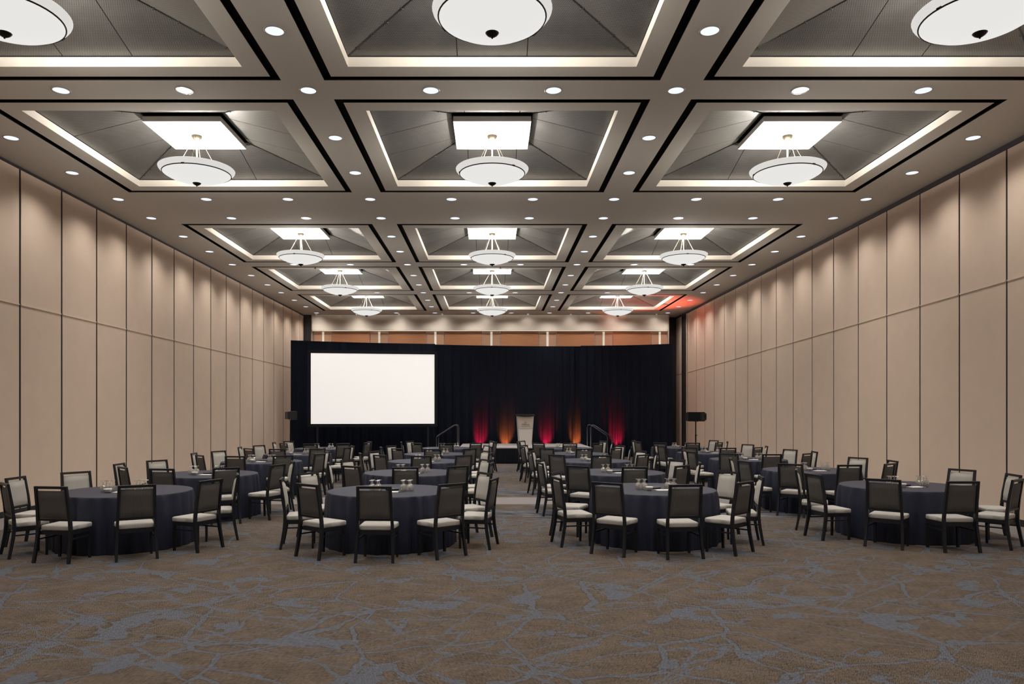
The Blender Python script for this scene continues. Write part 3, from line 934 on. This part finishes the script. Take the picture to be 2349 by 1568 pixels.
for x in (SX0 + .12, (SX0 + SX1) / 2, SX1 - .12):
    for y in (SY0 + .12, (SY0 + SY1) / 2, SY1 - .12):
        MB().tube([(x - cx, y - cy, 0), (x - cx, y - cy, SZ - .09)], .025, 8).build('leg', M['frame'], st)
tag(st, 'low stage with grey carpeted deck and black pleated skirt', 'stage')

def steps(x, y, sgn, lab):
    """sgn: +1 the steps run out towards +x"""
    e = empty('stage_steps', (x, y, 0))
    for k in range(3):
        z = SZ * (3 - k) / 4
        x0 = sgn * (.03 + .27 * k); x1 = sgn * (.03 + .27 * (k + 1))
        MB().box(min(x0, x1), max(x0, x1), -.5, .5, z - .035, z).build('tread', M['deck'], e)
        MB().box(min(x0, x1) + .01, max(x0, x1) - .01, -.49, .49, .0, z - .035).build('riser', M['skirt'], e)
    for yy in (-.53, .53):
        pts = [(sgn * .05, yy, .02), (sgn * .05, yy, 1.28), (sgn * .075, yy, 1.36), (sgn * .13, yy, 1.39), (sgn * .20, yy, 1.375), (sgn * .80, yy, .985), (sgn * .84, yy, .94), (sgn * .85, yy, .88), (sgn * .85, yy, .02)]
        MB().tube(pts, .019, 8).build('handrail', M['chrome_dark'], e)
    tag(e, lab, 'steps', 'steps at the stage ends')
steps(SX0 - .04, 28.6, -1, 'dark steps with curved handrails at the stage end by the screen')
steps(SX1 + .04, 28.75, 1, 'dark steps with curved handrails at the stage end past the lectern')

def lectern():
    e = empty('lectern', (1.30, 29.35, SZ), math.radians(4))
    H = 1.22
    # body: tapered, narrower at the base
    def quad(z, w, y0, y1): return [(-w / 2, y0, z), (w / 2, y0, z), (w / 2, y1, z), (-w / 2, y1, z)]
    MB().hexa(quad(0, .50, -.16, .20), quad(H - .06, .645, -.24, .24)).build('body', M['lect_side'], e)
    def front(z): return -.16 - .08 * z / (H - .06)
    def wid(z): return .50 + .145 * z / (H - .06)
    def slabf(z0, z1, ins, t, mat, nm):
        w0, w1 = wid(z0) - ins, wid(z1) - ins
        lo = [(-w0 / 2, front(z0) - t, z0), (w0 / 2, front(z0) - t, z0), (w0 / 2, front(z0), z0), (-w0 / 2, front(z0), z0)]
        hi = [(-w1 / 2, front(z1) - t, z1), (w1 / 2, front(z1) - t, z1), (w1 / 2, front(z1), z1), (-w1 / 2, front(z1), z1)]
        return MB().hexa(lo, hi).build(nm, mat, e)
    slabf(.02, .655, .06, .010, M['lect'], 'lower_front')
    slabf(.70, H - .075, .06, .016, M['lect_plaque'], 'upper_front')
    slabf(.665, .690, .10, .024, M['lect'], 'ledge')
    MB().box(-.27, .27, -.20, .22, 0, .02).build('plinth', M['lect'], e)
    # curved black reading top: bowed towards the audience
    n = 14; v, f = [], []
    for top in (0, 1):
        for i in range(n + 1):
            u = i / n * 2 - 1
            v.append((u * .37, -.25 - .07 * (1 - u * u), H - .075 - .035 * (1 - u * u) + (.055 + .035 * (1 - u * u) if top else 0)))
        for i in range(n + 1):
            u = i / n * 2 - 1
            v.append((u * .37, .27, H - .06 + (.065 if top else 0)))
    N = 2 * (n + 1)
    for i in range(n):
        f += [(i + 1, i, n + 1 + i, n + 2 + i), (N + i, N + i + 1, N + n + 2 + i, N + n + 1 + i), (i, i + 1, N + i + 1, N + i), (n + 2 + i, n + 1 + i, N + n + 1 + i, N + n + 2 + i)]
    f += [(0, N, N + n + 1, n + 1), (n, 2 * n + 1, N + 2 * n + 1, N + n)]
    MB().add(v, f).build('reading_top', M['black_plastic'], e)
    # print on the upper front
    tilt = math.atan2(.08, H - .06)
    def onfront(x, z, d=.0175): return (x, front(z) - d, z)
    class Pr:
        def __init__(s): s.m = MB()
        def rect(s, x0, x1, z0, z1):
            s.m.add([onfront(x0, z0), onfront(x1, z0), onfront(x1, z1), onfront(x0, z1)], [(0, 1, 2, 3)])
        def arc(s, cx, cz, rx, rz, t, a0=0, a1=360, n=20):
            v, f = [], []
            for i in range(n + 1):
                a = math.radians(a0 + (a1 - a0) * i / n)
                v.append(onfront(cx + rx * math.cos(a), cz + rz * math.sin(a)))
                v.append(onfront(cx + (rx - t) * math.cos(a), cz + (rz - t * .8) * math.sin(a)))
            for i in range(n): f.append((2 * i, 2 * i + 2, 2 * i + 3, 2 * i + 1))
            s.m.add(v, f)
    pr = Pr(); zb = .785; cap = .068; xh = .047; t = .0125; sf = .005
    def stem(x, z0, z1, w=t, s=.0055):
        pr.rect(x, x + w, z0, z1)
        pr.rect(x - s, x + w + s, z0, z0 + sf); 
    x = -.140
    for xx in (x, x + .047):
        stem(xx, zb, zb + cap); pr.rect(xx - .0055, xx + t + .0055, zb + cap - sf, zb + cap)
    pr.rect(x + t, x + .047, zb + cap * .47, zb + cap * .47 + .006)
    x += .078; stem(x, zb, zb + xh); pr.rect(x - .0055, x, zb + xh - sf, zb + xh); pr.rect(x, x + t, zb + xh + .010, zb + xh + .021)
    x += .029; stem(x, zb, zb + cap); pr.rect(x - .0055, x, zb + cap - sf, zb + cap)
    x += .028; pr.rect(x, x + t, zb + .006, zb + xh + .013); pr.rect(x - .009, x + t + .012, zb + xh - sf, zb + xh); pr.arc(x + .019, zb + .012, .019, .012, .008, 180, 320, 8)
    x += .040; pr.arc(x + .024, zb + xh / 2, .026, xh / 2 + .001, .0115)
    x += .064; stem(x, zb, zb + xh); pr.rect(x - .0055, x, zb + xh - sf, zb + xh)
    pr.arc(x + .021, zb + xh * .56, .020, xh * .44, .010, 0, 150, 10); stem(x + .030, zb, zb + xh * .56, .0115)
    # emblem: oval ring with an initial inside
    cz = .893
    pr.arc(0, cz, .050, .034, .006, 25, 155, 14); pr.arc(0, cz, .050, .034, .006, 205, 335, 14)
    pr.arc(-.004, cz, .056, .038, .005, 150, 210, 8); pr.arc(.004, cz, .056, .038, .005, -30, 30, 8)
    pr.rect(-.017, -.010, cz - .017, cz + .017); pr.rect(.010, .017, cz - .017, cz + .017); pr.rect(-.010, .010, cz - .004, cz + .004)
    pr.arc(0, cz, .026, .012, .004, 20, 160, 8); pr.arc(0, cz, .026, .012, .004, 200, 340, 8)
    # two tiny lines of print, too small to read
    r2 = random.Random(4)
    for zz, half in ((.752, .19), (.732, .17)):
        xx = -half
        while xx < half - .01:
            w = r2.uniform(.006, .014)
            pr.rect(xx, xx + w, zz, zz + .009); xx += w + (.004 if r2.random() < .8 else .014)
    pr.m.build('printed_mark', M['ink'], e)
    tag(e, 'off-white tapered lectern with printed mark and curved black top on stage', 'lectern')
lectern()

# ------------------------------------------------------------------ loudspeakers on stands
def speaker(x, y, z, yaw, lab, lab2):
    e = empty('loudspeaker', (x, y, z), yaw)
    def prof(xv, h, y0, y1): return [(xv, y0, -h), (xv, y1, -h * .8), (xv, y1, h * .8), (xv, y0, h)]
    b = MB()
    secs = [prof(-.335, .163, -.17, .17), prof(.13, .163, -.17, .17), prof(.24, .165, -.17, .15), prof(.335, .105, -.15, .05)]
    v = [p for s in secs for p in s]; f = [(0, 1, 2, 3), (15, 14, 13, 12)]
    for i in range(3):
        for k in range(4): f.append((4 * i + (k + 1) % 4, 4 * i + k, 4 * i + 4 + k, 4 * i + 4 + (k + 1) % 4))
    b.add(v, f).build('cabinet', M['speaker'], e)
    MB().box(-.32, .10, -.182, -.168, -.148, .148).build('grille', M['screen_frame'], e)
    for k in range(5):
        MB().box(.125, .145, -.176, -.165, -.13 + .056 * k, -.095 + .056 * k).build('port_slot', M['dark_void'], e)
    MB().box(.26, .30, -.170, -.155, -.06, .06).build('handle', M['dark_void'], e)
    tag(e, lab, 'loudspeaker', 'loudspeakers on stands')
    s = empty('speaker_stand', (x, y, 0), yaw)
    h = z - .175
    MB().tube([(0, 0, .25), (0, 0, h)], .019, 8).build('pole', M['frame'], s)
    MB().tube([(0, 0, .55), (0, 0, 1.10)], .025, 8).build('collar', M['frame'], s)
    MB().tube([(.02, 0, 1.06), (.06, 0, 1.06)], .012, 6).build('knob', M['frame'], s)
    for k in range(3):
        a = 2 * math.pi * k / 3 + .5
        MB().tube([(0, 0, .62), (.5 * math.cos(a), .5 * math.sin(a), .012)], .012, 6).build('leg', M['frame'], s)
    MB().box(-.06, .06, -.06, .06, h, h + .012).build('mount_plate', M['frame'], s)
    tag(s, lab2, 'stand', 'tripod speaker stands')
speaker(7.14, 26.0, 1.72, math.radians(6), 'black loudspeaker lying on its side on a pole before the lectern-side wall', 'black tripod pole stand before the lectern-side wall')
speaker(-7.46, 27.4, 1.76, math.radians(118), 'black loudspeaker turned end-on in front of the drape by the screen', 'black tripod pole stand in front of the drape by the screen')
